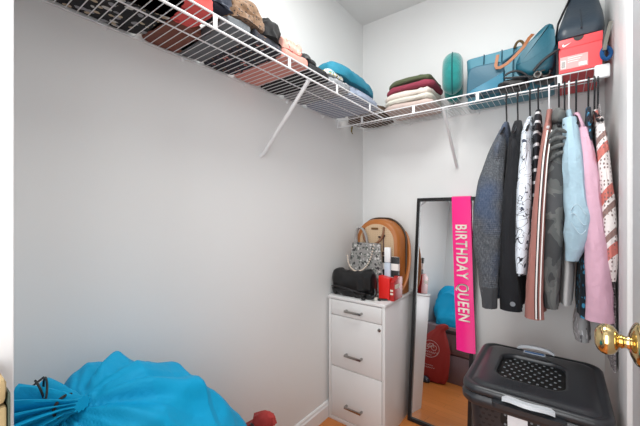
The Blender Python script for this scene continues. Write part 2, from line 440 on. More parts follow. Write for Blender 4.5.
# ---------------------------------------------------------------- items on the back shelf
GB = 'folded clothes stacked on the back shelf'
st = [('cream beige folded sweater, bottom of the stack on back shelf', (206, 186, 178), 1.7245, .036, .275, 21),
      ('off white folded top, second from bottom of back shelf stack', (222, 218, 206), 1.7615, .026, .262, 22),
      ('cream white folded sweater directly under the maroon one', (234, 222, 212), 1.7885, .034, .262, 23),
      ('maroon folded shirt in the stack on the back shelf', (146, 56, 76), 1.8235, .034, .262, 24),
      ('olive green folded shirt on top of the back shelf stack', (84, 92, 66), 1.8585, .032, .235, 25)]
for lab, c, z, h, L, sd in st:
    def droop(p, n): 
        return p
    m = MB(); m.blob((0, 0, h / 2), (L / 2, .115, h / 2), .55, .3, nu=60, nv=20, amp=.006, freq=12, wr=.004, seed=sd, z0=0, layers=1, lg=0)
    for v in m.bm.verts:
        u = (v.co.x + L / 2) / L
        if u < .35: v.co.z -= (.35 - u) ** 1.5 * .10 * (z - 1.7245) / .13
    o = m.build('folded_sweater', fabric('cloth_%d' % sd, c)); o.location = (.415 + (.01 if sd > 23 else 0), -.165, z)
    tag(o, lab, 'clothes', GB)

# neck pillow: a horseshoe standing on edge
t = thing('neck_pillow', 'teal green plush neck pillow standing beside the folded clothes', 'neck pillow', (.635, -.17, 1.7245))
def teddy():
    t_ = NT('teal_plush'); v = t_.coord(); t_.col(t_.mix(t_.noise(v, 40, 4), hexc(0, 104, 104), hexc(20, 140, 136)))
    t_.bump(t_.noise(v, 120, 3), .5, .004); return t_.set(.95, sheen=.6)
pts = []; rs = []
for i in range(29):
    a = radians(-62 + (304) * i / 28)
    R = .085
    pts.append((.628 - .21 * R * cos(a) * .95, -.165 + R * cos(a) * .95, 1.7245 + .134 + R * sin(a))); k = min(i, 28 - i) / 28
    rs.append(.048 * (1 - .55 * max(0, 1 - k / .09) ** 2))
m = MB(); m.tube(pts, rs, 20); m.build('cushion', teddy(), t)
ring = MB(); ring.tube([(.628 - .21 * (.085 + .0475) * cos(radians(a)), -.165 + (.085 + .0475) * cos(radians(a)) * .98, 1.7245 + .134 + (.085 + .0475) * sin(radians(a))) for a in range(-50, 231, 8)], .003, 6)
ring.build('seam_piping', fabric('teal_piping', (0, 84, 88)), t)

# large pale blue tote
M_tote = plain('pale_blue_leather', (84, 146, 166), .5, bump=.3, bscale=150)
M_tealdark = plain('deep_teal_leather', (18, 88, 106), .45, bump=.3, bscale=120)
M_slateteal = plain('slate_teal_leather', (50, 96, 116), .5, bump=.3, bscale=120)
M_tan = plain('tan_leather', (158, 96, 54), .5, bump=.2)
t = thing('tote_bag', 'large pale blue leather tote leaning against back wall on shelf', 'bag', (.88, -.1, 1.7245))
m = MB()
rings = []
for i in range(13):
    u = i / 12; z = 1.7255 + .245 * u; hw = .182 + .012 * u; dy = .062 - .040 * u
    rings.append([Vector((p.x, p.y - .085, z + (.010 * sin(p.x * 18) if i == 12 else 0))) for p in rrect(.872 - hw, .872 + hw, -dy, dy, min(.03, dy * .9), z)])
m.loft(rings); m.build('body', M_tote, t)
for x in (.765, .845, .895):
    m = MB(); m.box(x - .006, x + .006, -.156, -.150, 1.73, 1.80, .002); m.tube([(x, -.1535, 1.80), (x, -.142, 1.86), (x, -.122, 1.925), (x, -.108, 1.972)], .0065, 6, flat=.4); m.build('strap_band', M_slateteal, t)
m = MB(); m.tube(bez((.80, -.150, 1.79), (.83, -.27, 1.86), (.87, -.24, 1.84), (.955, -.16, 1.95), 20) , .007, 8, flat=.45); m.build('handle', M_slateteal, t)
m = MB(); m.tube(bez((.90, -.12, 1.96), (.905, -.12, 2.0), (.935, -.12, 2.0), (.94, -.12, 1.95)), .006, 8); m.build('ring', plain('bronze_ring', (110, 90, 60), .35, .8), t)

# slate teal pouch in front of it
t = thing('pouch', 'flat slate teal pouch bag with tan strap on the back shelf', 'bag', (.79, -.24, 1.7245))
m = MB(); poly = [(.712, 1.726), (.718, 1.83), (.728, 1.856), (.76, 1.862), (.85, 1.858), (.868, 1.85), (.872, 1.82), (.875, 1.726)]
m.prism(poly, -.266, -.222, 'y', .010); m.build('body', M_slateteal, t)
m = MB(); m.prism([(.716, 1.728), (.874, 1.728), (.87, 1.80), (.81, 1.775), (.74, 1.75)], -.272, -.2665, 'y', .002); m.build('front_flap', plain('bright_teal_leather', (24, 112, 140), .4), t)
def ribbon(pts, wid, th, nrm=(0, 1, 0)):
    m = MB(); n = len(pts); pts = [Vector(p) for p in pts]; rings = []
    for i, p in enumerate(pts):
        d = (pts[min(i + 1, n - 1)] - pts[max(i - 1, 0)]).normalized(); a = d.cross(Vector(nrm)).normalized(); b = a.cross(d).normalized()
        rings.append([p + a * wid / 2 + b * th / 2, p - a * wid / 2 + b * th / 2, p - a * wid / 2 - b * th / 2, p + a * wid / 2 - b * th / 2])
    return m.loft(rings)
pp = [Vector((.850, -.275, 1.882)), Vector((.846, -.277, 1.86)), Vector((.842, -.279, 1.835)), Vector((.846, -.280, 1.822)), Vector((.860, -.280, 1.820)), Vector((.885, -.279, 1.830)), Vector((.92, -.277, 1.858)), Vector((.95, -.272, 1.89)), Vector((.968, -.262, 1.925)), Vector((.98, -.235, 1.95))]
ribbon(pp, .013, .003).build('strap', M_tan, t)

# rounded deep teal hobo bag
t = thing('hobo_bag', 'rounded deep teal leather shoulder bag beside the red shoe box', 'bag', (1.0, -.22, 1.7245))
poly = [(.918, 1.80), (.935, 1.775), (.965, 1.760), (1.0, 1.757), (1.03, 1.762), (1.05, 1.775), (1.058, 1.80), (1.060, 1.86), (1.058, 1.92), (1.052, 1.952), (1.040, 1.960), (1.025, 1.957), (1.0, 1.938), (.965, 1.895), (.935, 1.850), (.918, 1.825)]
m = MB(); m.prism(poly, -.285, -.20, 'y', .022); o_ = m.build('body', M_tealdark, t)
m = MB(); m.tube([(x, -.2865 + 0.004, z) for x, z in [(.925, 1.815), (.96, 1.815), (1.0, 1.835), (1.05, 1.87)]], .003, 6); m.build('seam', plain('teal_seam', (20, 80, 100), .5), t)
# black belt bag and cables below it
t = thing('belt_bag', 'black strappy bag with silver buckle lying under teal bag', 'bag', (.97, -.24, 1.7245))
m = MB(); m.blob((.905, -.235, 1.7425), (.060, .05, .017), .6, .6, amp=.006, wr=.005, seed=31); m.build('body', M_leather, t)
m = MB(); m.tube(bez((.88, -.292, 1.775), (.92, -.294, 1.80), (.95, -.290, 1.775), (.975, -.289, 1.735)), .005, 8); m.tube(bez((.875, -.292, 1.765), (.91, -.294, 1.755), (.95, -.292, 1.755), (.98, -.29, 1.745)), .004, 8)
m.build('strap', M_hanger, t)
m = MB(); m.tube(bez((.985, -.294, 1.765), (1.0, -.297, 1.785), (1.03, -.298, 1.815), (1.075, -.318, 1.822)), [.006] * 12 + [.005, .004, .003], 8); m.build('handle', M_hanger, t)
m = MB(); m.tube([(1.0 + .012 * cos(a), -.295, 1.748 + .012 * sin(a)) for a in [k * pi / 6 for k in range(12)]], .003, 6, closed=True); m.build('buckle', M_steel, t)
m = MB(); m.blob((1.02, -.24, 1.738), (.038, .04, .012), .8, .8, amp=.008, wr=.006, seed=33); m.build('pouch', M_leather, t)
rn = random.Random(5); m = MB()
for k in range(5):
    p = [(1.0 + rn.uniform(-.02, .045), -.292 + rn.uniform(-.004, .004), 1.728 + rn.uniform(0, .04)) for _ in range(4)]
    m.tube(bez(*p, n=10), .0022, 6)
m.build('buckle_strap', plain('brown_cord', (60, 48, 44), .5), t)

# red shoe box
M_red = plain('shoe_box_red', (236, 78, 84), .45, var=.03)
t = thing('shoe_box', 'red shoe box with white logo and pale label on back shelf', 'box', (1.138, -.17, 1.7245))
bx0, bx1, bz0, bz1 = 1.070, 1.205, 1.7245, 1.856
m = MB(); m.box(bx0 + .002, bx1 - .002, -.311, -.012, bz0, bz1 - .034); m.build('box_body', M_red, t, smooth=False)
m = MB(); m.box(bx0, bx1, -.313, -.010, bz1 - .036, bz1, .0015); m.build('lid', M_red, t)
m = MB(); m.prism([(x, z) for x, z in arc((bx0 + bx1) / 2 - .004, bz1 - .001, .016, 180, 360, 12)], -.3142, -.3128, 'y'); m.build('thumb_hole', M_gap, t, smooth=False)
sw = [(0, .2), (.10, .02), (.22, 0), (.42, .10), (1.0, .42), (.42, .22), (.27, .18), (.18, .24), (.16, .38), (.05, .30)]
m = MB(); m.prism([(bx0 + .012 + x * .030, bz1 - .030 + z * .032) for x, z in sw], -.3145, -.313, 'y'); m.build('logo', plain('logo_white', (250, 240, 240), .5), t, smooth=False)
M_lab = plain('label_pink_white', (244, 170, 170), .5); M_labw = plain('label_white', (246, 238, 236), .5)
m = MB(); m.box(bx0 + .006, bx0 + .092, -.3128, -.3108, bz0 + .012, bz0 + .062); m.build('label', M_lab, t, smooth=False)
m = MB(); m.box(bx0 + .008, bx0 + .024, -.3135, -.3127, bz0 + .016, bz0 + .048); m.box(bx0 + .064, bx0 + .088, -.3135, -.3127, bz0 + .016, bz0 + .030)
for k in range(3): m.box(bx0 + .030, bx0 + .075 - .006 * k, -.3135, -.3127, bz0 + .053 - .008 * k, bz0 + .0555 - .008 * k)
m.build('label_print', M_labw, t, smooth=False)
m = MB()
for k in range(7): m.box(bx0 + .010, bx0 + .022, -.3142, -.3134, bz0 + .019 + k * .0038, bz0 + .0205 + k * .0038)
m.build('label_barcode', M_gap, t, smooth=False)

# slate leather bag on the shoe box
M_slate = plain('slate_leather', (42, 55, 67), .38, bump=.4, bscale=90)
t = thing('leather_bag', 'dark slate leather bag standing on the red shoe box', 'bag', (1.14, -.17, 1.8575))
rings = []
for z, x0, x1, y0, y1 in [(1.858, 1.085, 1.198, -.29, -.05), (1.864, 1.072, 1.206, -.305, -.04), (1.885, 1.066, 1.214, -.31, -.035), (1.92, 1.070, 1.214, -.295, -.04), (1.97, 1.080, 1.212, -.25, -.06), (2.02, 1.092, 1.207, -.21, -.08), (2.07, 1.104, 1.198, -.175, -.10), (2.12, 1.116, 1.186, -.155, -.11), (2.14, 1.122, 1.180, -.145, -.12)]:
    rings.append([Vector((p.x + .004 * noise.noise(p * 12), p.y + .006 * noise.noise(p * 10 + Vector((3, 3, 3))), p.z)) for p in rrect(x0, x1, y0, y1, (x1 - x0) * .22, z)])
m = MB(); m.loft(rings); m.build('body', M_slate, t)
m = MB(); m.tube([(1.142, -.313, 1.885), (1.142, -.298, 1.92), (1.142, -.253, 1.97), (1.141, -.203, 2.02), (1.14, -.168, 2.07)], .003, 6); m.build('seam', plain('slate_seam', (34, 44, 54), .5), t)
m = MB(); m.tube([(1.062, -.25, 1.905), (1.058, -.26, 1.87), (1.056, -.265, 1.862)], .007, 6); m.tube([(1.062, -.25, 1.90), (1.068, -.235, 1.96), (1.088, -.19, 2.03), (1.11, -.15, 2.10)], .008, 6, flat=.5); m.build('side_strap', M_leather, t)
# lanyard hanging over the end of the shelf
t = thing('lanyard', 'blue coiled lanyard with a grey strap end by shoe box', 'lanyard', (1.216, -.27, 1.735))
m = MB(); m.tube([(1.213 + .013 * cos(a), -.331 + .006 * cos(a), 1.758 + .021 * sin(a)) for a in [k * pi / 12 for k in range(24)]], .007, 8, closed=True); m.build('coil', fabric('blue_web', (14, 78, 134)), t)
ribbon([(1.206, -.348, 1.765), (1.211, -.345, 1.80), (1.219, -.338, 1.84), (1.226, -.33, 1.872)], .012, .004, (0, 1, 0)).build('strap_end', fabric('grey_web', (120, 118, 112)), t)

# ---------------------------------------------------------------- hangers (one built, then copied)
HY = -.305
def make_hanger(mat, label, group):
    t = thing('clothes_hanger', label, 'hanger', (0, HY, ZL), group)
    R = .0125; m = MB()
    pts = [(0, HY - R * sin(radians(a)), ZL - .0005 + R * cos(radians(a)) - .0045) for a in range(-110, 91, 14)]
    pts += [(0, HY - R, ZL - .04), (0, HY - .006, ZL - .075), (0, HY, ZL - .09), (0, HY, ZL - .125)]
    m.tube(pts, .0031, 8); m.build('hook', mat, t)
    m = MB(); m.tube([(0, HY - .165, ZL - .200), (0, HY - .09, ZL - .165), (0, HY - .02, ZL - .128), (0, HY + .02, ZL - .128), (0, HY + .09, ZL - .165), (0, HY + .165, ZL - .200)], .005, 8)
    m.build('arms', mat, t); return t
def dup(r, label):
    c = r.copy(); C.objects.link(c); c['label'] = label
    for ch in r.children:
        d = ch.copy(); C.objects.link(d); d.parent = c
    return c
HG = 'hangers hooked on the back shelf rail'
h0 = make_hanger(M_hanger, 'black hanger holding the charcoal knit sweater', HG)
hx = [(.888, None), (.930, 'black hanger holding the plain black hoodie'), (.974, 'black hanger holding the white shirt with black scribbles'),
      (1.003, 'black hanger holding the black top with white stripes'), (1.072, 'black hanger holding the grey camouflage shirt'),
      (1.126, 'black hanger holding the pink sweatshirt'), (1.163, 'black hanger holding the dark blue floral top'), (1.181, 'black hanger holding the crochet cardigan, closest to right wall'), (1.191, 'black hanger holding the grey plaid scarf beside right wall')]
h0.location.x = hx[0][0]
for x, lab in hx[1:]:
    c = dup(h0, lab); c.location.x = x
w0 = make_hanger(M_whanger, 'white hanger holding the brown striped track jacket', HG); w0.location.x = 1.040
c = dup(w0, 'white hanger holding the pale blue denim shirt'); c.location.x = 1.104
c = dup(h0, 'black hanger holding the off white shirt behind the denim shirt'); c.location.x = 1.090

# ---------------------------------------------------------------- hanging clothes
def garment(name, label, rows, mat, La=.175, yc=HY, seed=0, fold=.006, nf=5, shoulder=.13, seg=72, nz=46, bottom_flat=True, e=.75, hem=None, parent=None):
    rows = [(r[0] if r[0] > 1.163 else 1.163 + (r[0] - 1.163) * .945,) + tuple(r[1:]) for r in rows]
    R = lerp_rows(rows, nz); zt = rows[0][0]; rings = []
    for z, xc, hw in R:
        dz = zt - z
        L = .03 + (La - .03) * min(1, dz / shoulder) ** .75
        if L > La: L = La
        ring = []
        for i in range(seg):
            a = 2 * pi * i / seg
            cx = math.copysign(abs(cos(a)) ** e, cos(a)); sx_ = math.copysign(abs(sin(a)) ** .85, sin(a))
            y = L * cx; 
            f = fold * min(1, dz / .1) * (sin(nf * y * 18 + seed + 2 * noise.noise(Vector((y * 5, z * 3, seed)))) + .6 * noise.noise(Vector((y * 22, z * 7, seed * 1.7))))
            x = xc + hw * sx_ + f * (.35 + .65 * abs(sx_)) * (1 if sx_ >= 0 else .8)
            y2 = yc + y + .010 * noise.noise(Vector((x * 20, z * 9, seed + 4))) * min(1, dz / .1)
            ring.append(Vector((x, y2, z + .006 * noise.noise(Vector((y * 14, seed, 1))) * (1 if dz > .1 else 0))))
        rings.append(ring)
    if parent is not None:
        m = MB(); m.loft(rings); return m.build(name, mat, parent)
    t = thing(name, label, 'clothes', (rows[0][1], yc, rows[-1][0]), 'clothes hanging from the back shelf')
    m = MB(); m.loft(rings); m.build('body', mat, t)
    return t
def sleeve(t, pts, rx, ry, mat, name='sleeve', seed=0):
    """hanging sleeve: pts [(x,y,z)], elliptical section"""
    pts = [(p[0], p[1], p[2] if p[2] > 1.163 else 1.163 + (p[2] - 1.163) * .945) for p in pts]
    n = 26; R = lerp_rows([(p[2], p[0], p[1], rx[i], ry[i]) for i, p in enumerate(pts)], n); rings = []
    for z, x, y, a, b in R:
        rings.append([Vector((x + a * cos(k * 2 * pi / 28) * (1 + .16 * noise.noise(Vector((k * .5, z * 16, seed)))), y + b * sin(k * 2 * pi / 28) * (1 + .2 * noise.noise(Vector((k * .6, z * 12, seed + 9)))), z)) for k in range(28)])
    m = MB(); m.loft(rings); return m.build(name, mat, t)

def knitmat():
    t = NT('charcoal_knit'); v = t.coord(); n = t.noise(t.coord((1, 1, .35)), 260, 2)
    base = t.ramp(n, [(.3, hexc(58, 62, 68)), (.55, hexc(82, 86, 92)), (.8, hexc(112, 114, 118))])
    t.col(t.mix(t.math('MULTIPLY', t.ramp(t.noise(v, 5, 2), [(.45, (0, 0, 0, 1)), (.65, (1, 1, 1, 1))]), .38), base, hexc(36, 74, 122)))
    wv = t.n('ShaderNodeTexWave'); wv.inputs['Scale'].default_value = 42; wv.bands_direction = 'Z'; t.l(v, wv.inputs['Vector'])
    t.bump(t.math('ADD', wv.outputs['Fac'], n), .5, .003); return t.set(.95, sheen=.05)
K = knitmat()
g = garment('knit_sweater', 'charcoal grey knit sweater, leftmost of the hanging clothes', [(1.56, .888, .008), (1.521, .884, .018), (1.426, .876, .028), (1.304, .866, .035), (1.2, .858, .038), (1.052, .856, .036), (.926, .856, .033), (.80, .856, .03)], K, seed=1)
sleeve(g, [(.884, -.36, 1.52), (.868, -.42, 1.43), (.853, -.475, 1.30), (.845, -.495, 1.18), (.842, -.50, 1.03), (.848, -.50, .90), (.852, -.50, .775)], [.014, .03, .045, .052, .050, .034, .026], [.03, .035, .04, .042, .04, .036, .03], K, seed=2)
sleeve(g, [(.853, -.50, .86), (.853, -.50, .772)], [.031, .026], [.040, .034], fabric('charcoal_rib', (62, 64, 68)), 'cuff', seed=3)
Bk = fabric('black_fleece', (20, 22, 28))
g = garment('black_hoodie', 'plain black hoodie hanging right of the charcoal sweater', [(1.558, .931, .014), (1.519, .930, .019), (1.422, .928, .021), (1.219, .922, .024), (1.014, .917, .026), (.85, .922, .032), (.765, .921, .034)], Bk, seed=4, fold=.004)
sleeve(g, [(.929, -.42, 1.47), (.918, -.48, 1.2), (.915, -.49, .97), (.92, -.48, .83), (.922, -.47, .765)], [.018, .024, .027, .038, .037], [.03, .035, .035, .03, .026], Bk, seed=5)
m = MB(); m.lathe([(0, .009), (.0015, .009)], (.932, -.506, .82), (0, -1, 0), 18); m.build('emblem', plain('grey_emblem', (120, 124, 130), .6), g)
def scribble():
    t = NT('scribble_print'); v = t.coord((1, 1, .7)); d = t.noise(v, 11, 1)
    cur = hexc(226, 234, 244)
    for sc, th, lv in ((8, .008, .5), (13, .010, .46)):
        n = t.noise(v, sc, 1.5, .4, 2.4); a = t.math('ABSOLUTE', t.math('SUBTRACT', n, lv)); cur = t.mix(t.math('LESS_THAN', a, th), cur, hexc(24, 28, 40))
    n2 = t.math('GREATER_THAN', t.noise(t.coord(), 34, 1), .70); cur = t.mix(n2, cur, hexc(60, 66, 84))
    t.col(cur); t.bump(t.noise(t.coord(), 26, 3), .3, .01); return t.set(.8)
g = garment('printed_shirt', 'white shirt with black scribble print hanging between black garments', [(1.567, .976, .010), (1.527, .969, .016), (1.411, .968, .021), (1.217, .965, .023), (1.021, .957, .024), (.911, .952, .023)], scribble(), seed=6, fold=.004)
sleeve(g, [(.969, -.41, 1.49), (.966, -.475, 1.25), (.960, -.485, 1.05), (.955, -.48, .925)], [.016, .024, .023, .018], [.03, .034, .034, .028], bpy.data.materials['scribble_print'], seed=7)
def stripemat():
    t = NT('black_white_stripe'); v = t.coord(); wv = t.n('ShaderNodeTexWave'); wv.bands_direction = 'Z'; wv.inputs['Scale'].default_value = 6.5; wv.inputs['Distortion'].default_value = .8; t.l(v, wv.inputs['Vector'])
    t.col(t.mix(t.math('GREATER_THAN', wv.outputs['Fac'], .86), hexc(24, 26, 34), hexc(216, 216, 220))); return t.set(.85)
g = garment('striped_blouse', 'black top with thin white stripes hanging beside the scribble shirt', [(1.590, 1.003, .009), (1.555, 1.003, .013), (1.418, 1.003, .013), (1.218, .996, .012), (1.058, .990, .012)], stripemat(), La=.15, seed=8, fold=.003)
Br = fabric('mauve_brown_jersey', (166, 112, 104), var=.08)
g = garment('track_jacket', 'mauve brown track jacket with white and black side stripes', [(1.585, 1.041, .010), (1.555, 1.041, .011), (1.509, 1.038, .013), (1.363, 1.030, .015), (1.177, 1.022, .018), (.989, 1.012, .021), (.836, 1.004, .026), (.764, 1.002, .030)], Br, seed=9, fold=.003)
sleeve(g, [(1.038, -.43, 1.50), (1.026, -.49, 1.36), (1.015, -.51, 1.18), (1.006, -.515, .98), (1.000, -.51, .83), (1.0, -.505, .758)], [.011, .015, .020, .023, .027, .030], [.03, .032, .032, .032, .03, .028], Br, seed=10)
def band(t, pts, wid, mat, name): ribbon(pts, wid, .003, (-.1, 1, 0)).build(name, mat, t)
sp = [(1.041, -.468, 1.47), (1.030, -.527, 1.36), (1.020, -.547, 1.18), (1.013, -.550, .99), (1.009, -.544, .85), (1.010, -.536, .786)]
sp = [(a[1], a[2], a[0]) for a in lerp_rows([(p[2], p[0], p[1]) for p in sp], 20)]
band(g, [(x - .002, y, z) for x, y, z in sp], .010, plain('black_stripe', (26, 26, 30), .8), 'black_stripe')
band(g, [(x - .002, y - .003, z) for x, y, z in sp], .0045, plain('white_stripe', (236, 232, 230), .8), 'white_stripe')
band(g, [(x + .010, y + .001, z) for x, y, z in sp], .0035, plain('white_edge', (236, 232, 230), .8), 'white_stripe')
def camo():
    t = NT('grey_camouflage'); v = t.coord((1, 1, .8)); n = t.noise(v, 13, 2.5, .5, .5); c = t.ramp(n, [(0, hexc(66, 68, 70)), (.42, hexc(90, 93, 93)), (.50, hexc(104, 106, 105)), (.60, hexc(80, 82, 85))], True)
    t.col(c); t.bump(t.noise(t.coord(), 24, 4), .4, .012); return t.set(.9)
CM = camo()
g = garment('camouflage_shirt', 'grey camouflage shirt with ruffled side, middle of hanging clothes', [(1.560, 1.073, .012), (1.54, 1.073, .020), (1.502, 1.071, .025), (1.4, 1.069, .030), (1.214, 1.060, .031), (1.065, 1.054, .029), (.915, 1.050, .026), (.796, 1.050, .022)], CM, seed=11, fold=.005)
sleeve(g, [(1.071, -.42, 1.47), (1.063, -.485, 1.30), (1.055, -.49, 1.05), (1.05, -.485, .90), (1.05, -.48, .80)], [.022, .031, .030, .026, .020], [.03, .034, .034, .03, .026], CM, seed=12)
m = MB(); m.blob((1.074, -.345, 1.530), (.024, .10, .040), 1, 1, amp=.008, wr=.006, seed=41); m.build('hood', CM, g)
for k, z in enumerate((1.448, 1.424, 1.398, 1.366)):
    m = MB(); m.tube([(1.073 - .030 + .052 * u, -.500 + .012 * (2 * u - 1) ** 2 - .004 * (k % 2), z + .004 * sin(u * 5 + k) + .020 * u - .014 * (2 * u - 1) ** 2) for u in [i / 16 for i in range(17)]], [.0075 * (1 - .7 * (i / 8 - 1) ** 4) for i in range(17)], 8); m.build('ruffle', CM, g)
WT = fabric('off_white_jersey', (214, 214, 214))
g = garment('white_shirt', 'off white shirt hanging low behind the pale blue denim shirt', [(1.55, 1.088, .004), (1.4, 1.088, .006), (1.101, 1.092, .012), (.95, 1.100, .020), (.809, 1.093, .019)], WT, La=.16, yc=-.29, seed=13, fold=.003)
DN = fabric('pale_denim_shirt', (174, 204, 220), weave=900, bump=.6)
g = garment('denim_shirt', 'pale blue denim shirt hanging between camouflage and pink clothes', [(1.571, 1.104, .009), (1.501, 1.105, .015), (1.388, 1.113, .018), (1.211, 1.122, .021), (1.123, 1.124, .022), (1.071, 1.118, .018), (1.0, 1.108, .012)], DN, seed=14, fold=.004)
sleeve(g, [(1.104, -.44, 1.51), (1.112, -.50, 1.36), (1.120, -.51, 1.22), (1.127, -.52, 1.14), (1.123, -.515, 1.07), (1.108, -.50, .99)], [.020, .029, .034, .040, .034, .018], [.03, .034, .034, .036, .03, .02], DN, seed=15)
m = MB()
for k in range(3): m.tube([(1.105 + .04 * u, -.549 - .002 * k, 1.175 - .03 * k + .02 * sin(u * 4 + k)) for u in [i / 10 for i in range(11)]], .0022, 6)
m.build('frayed_seam', fabric('denim_fray', (184, 208, 222)), g)
PK = fabric('dusty_pink_fleece', (222, 178, 198), var=.08)
g = garment('pink_sweatshirt', 'dusty pink sweatshirt hanging right of the pale denim shirt', [(1.555, 1.127, .010), (1.487, 1.139, .014), (1.352, 1.152, .016), (1.211, 1.160, .018), (1.072, 1.166, .020), (.967, 1.168, .021), (.863, 1.174, .022), (.793, 1.176, .024)], PK, seed=16, fold=.004)
sleeve(g, [(1.139, -.43, 1.47), (1.154, -.49, 1.33), (1.163, -.51, 1.2), (1.172, -.515, 1.06), (1.176, -.515, .95), (1.182, -.51, .85), (1.182, -.505, .785)], [.017, .025, .026, .031, .033, .034, .037], [.03, .034, .034, .034, .034, .034, .03], PK, seed=17)
FL = spotted('blue_floral_print', (18, 32, 44), [(60, 140, 178), (24, 84, 116)], 34, .3)
g = garment('floral_blouse', 'dark top with teal blue floral print behind pink sweatshirt', [(1.57, 1.163, .008), (1.393, 1.160, .010), (1.14, 1.150, .010), (.902, 1.143, .014), (.811, 1.143, .018), (.775, 1.143, .016)], FL, La=.17, yc=-.30, seed=18, fold=.002)
def croch():
    t = NT('crochet_stripes'); v = t.coord((1, 1, 1), (.35, .9, 0)); wv = t.n('ShaderNodeTexWave'); wv.bands_direction = 'Z'; wv.inputs['Scale'].default_value = 1.5; wv.inputs['Distortion'].default_value = 2.2; wv.inputs['Detail'].default_value = 1; wv.inputs['Phase Offset'].default_value = 1.0; t.l(v, wv.inputs['Vector'])
    c = t.ramp(wv.outputs['Fac'], [(0, hexc(236, 228, 226)), (.26, hexc(208, 122, 112)), (.62, hexc(238, 232, 230)), (.78, hexc(150, 122, 116)), (.92, hexc(236, 230, 228))], True)
    vo = t.voro(t.coord((1, 1, .6)), 120, 'F1', .25); c = t.mix(t.math('LESS_THAN', vo.outputs['Distance'], .30), c, hexc(128, 108, 106))
    t.col(c); t.bump(t.math('SUBTRACT', 1.0, vo.outputs['Distance']), .5, .003); return t.set(.95)
CR = croch()
g = garment('crochet_cardigan', 'coral, white and brown crochet cardigan hanging by right wall', [(1.555, 1.183, .008), (1.487, 1.188, .011), (1.383, 1.192, .012), (1.21, 1.198, .012), (1.073, 1.203, .012), (.971, 1.208, .011), (.938, 1.211, .008)], CR, seed=19, fold=.002)
sleeve(g, [(1.187, -.42, 1.50), (1.192, -.48, 1.38), (1.200, -.505, 1.21), (1.206, -.51, 1.07), (1.210, -.505, .97), (1.213, -.50, .93)], [.012, .016, .019, .021, .017, .010], [.03, .034, .034, .034, .03, .022], CR, seed=20)
PL = spotted('grey_plaid', (150, 140, 142), [(52, 50, 54), (222, 220, 220)], 60, .3, (1, 1, 2.2))
g = garment('plaid_scarf', 'grey patterned scarf hanging lowest in the corner by right wall', [(1.56, 1.190, .002), (1.3, 1.193, .002), (1.10, 1.203, .002), (.962, 1.220, .007), (.857, 1.223, .007), (.751, 1.223, .007), (.60, 1.224, .006)], PL, La=.11, yc=-.36, seed=21, fold=.001)
g = garment('lace_skirt', 'grey and white lace trimmed skirt hem hanging under the floral top', [(1.2, 1.158, .003), (.80, 1.148, .012), (.74, 1.146, .020), (.70, 1.144, .024), (.655, 1.146, .026), (.63, 1.148, .024)], spotted('lace_trim', (176, 176, 178), [(110, 108, 112), (232, 232, 234)], 70, .28, (1, 1, .3)), La=.10, yc=-.21, seed=22, fold=.003)

# ---------------------------------------------------------------- filing cabinet
cx0, cx1, cy0, cy1 = .006, .366, -.423, -.025
cab = thing('filing_cabinet', 'white three drawer filing cabinet in the far left corner', 'cabinet', ((cx0 + cx1) / 2, (cy0 + cy1) / 2, 0))
cx0 = .016
m = MB(); m.box(cx0, cx0 + .016, cy0, cy1, 0, .684, .0015); m.box(cx1 - .016, cx1, cy0, cy1, 0, .684, .0015); m.box(cx0 + .016, cx1 - .016, cy0 + .022, cy1, .0, .684); m.box(cx0 + .016, cx1 - .016, cy0, cy0 + .022, 0, .0225, .001)
m.build('carcass', M_cab, cab)
m = MB(); m.box(cx0 - .004, cx1 + .003, cy0 - .003, cy1, .6845, .701, .002); m.build('top_panel', M_cab, cab)
for z0, z1, hz in ((.597, .681, .633), (.309, .594, .393), (.026, .306, .112)):
    m = MB(); m.box(cx0 + .0185, cx1 - .0185, cy0 - .001, cy0 + .017, z0, z1, .0015); d = m.build('drawer', M_cab, cab)
    m = MB(); hy = cy0 - .026
    m.box(.136, .238, hy - .004, hy + .004, hz - .006, hz + .006, .0015)
    for hx_ in (.140, .234): m.box(hx_ - .005, hx_ + .005, hy, cy0 - .001, hz - .005, hz + .005, .001)
    m.build('handle', M_steel, d)
m = MB(); m.lathe([(0, .009), (.004, .009), (.005, .007), (.005, .0005)], (.335, cy0 - .001, .567), (0, -1, 0), 24); m.build('lock', M_steel, cab)

# ---- things on the cabinet
ZT = .7025
# tan backpack with patterned panel
M_brown = plain('saddle_brown_leather', (172, 104, 48), .45, bump=.3, bscale=140)
def mono():
    t = NT('beige_monogram'); v = t.coord(); ck = t.voro(v, 85, 'F1', 0.0)
    t.col(t.mix(t.math('LESS_THAN', ck.outputs['Distance'], .3), hexc(204, 176, 144), hexc(180, 148, 116))); return t.set(.6)
t = thing('backpack', 'tan leather backpack with beige patterned front panel on filing cabinet', 'bag', (.21, -.14, ZT))
def dome(x0, x1, z0, z1, r, n=10):
    return [(x0, z0), (x1, z0)] + arc(x1 - r, z1 - r, r, 0, 90, n) + arc(x0 + r, z1 - r, r, 90, 180, n)
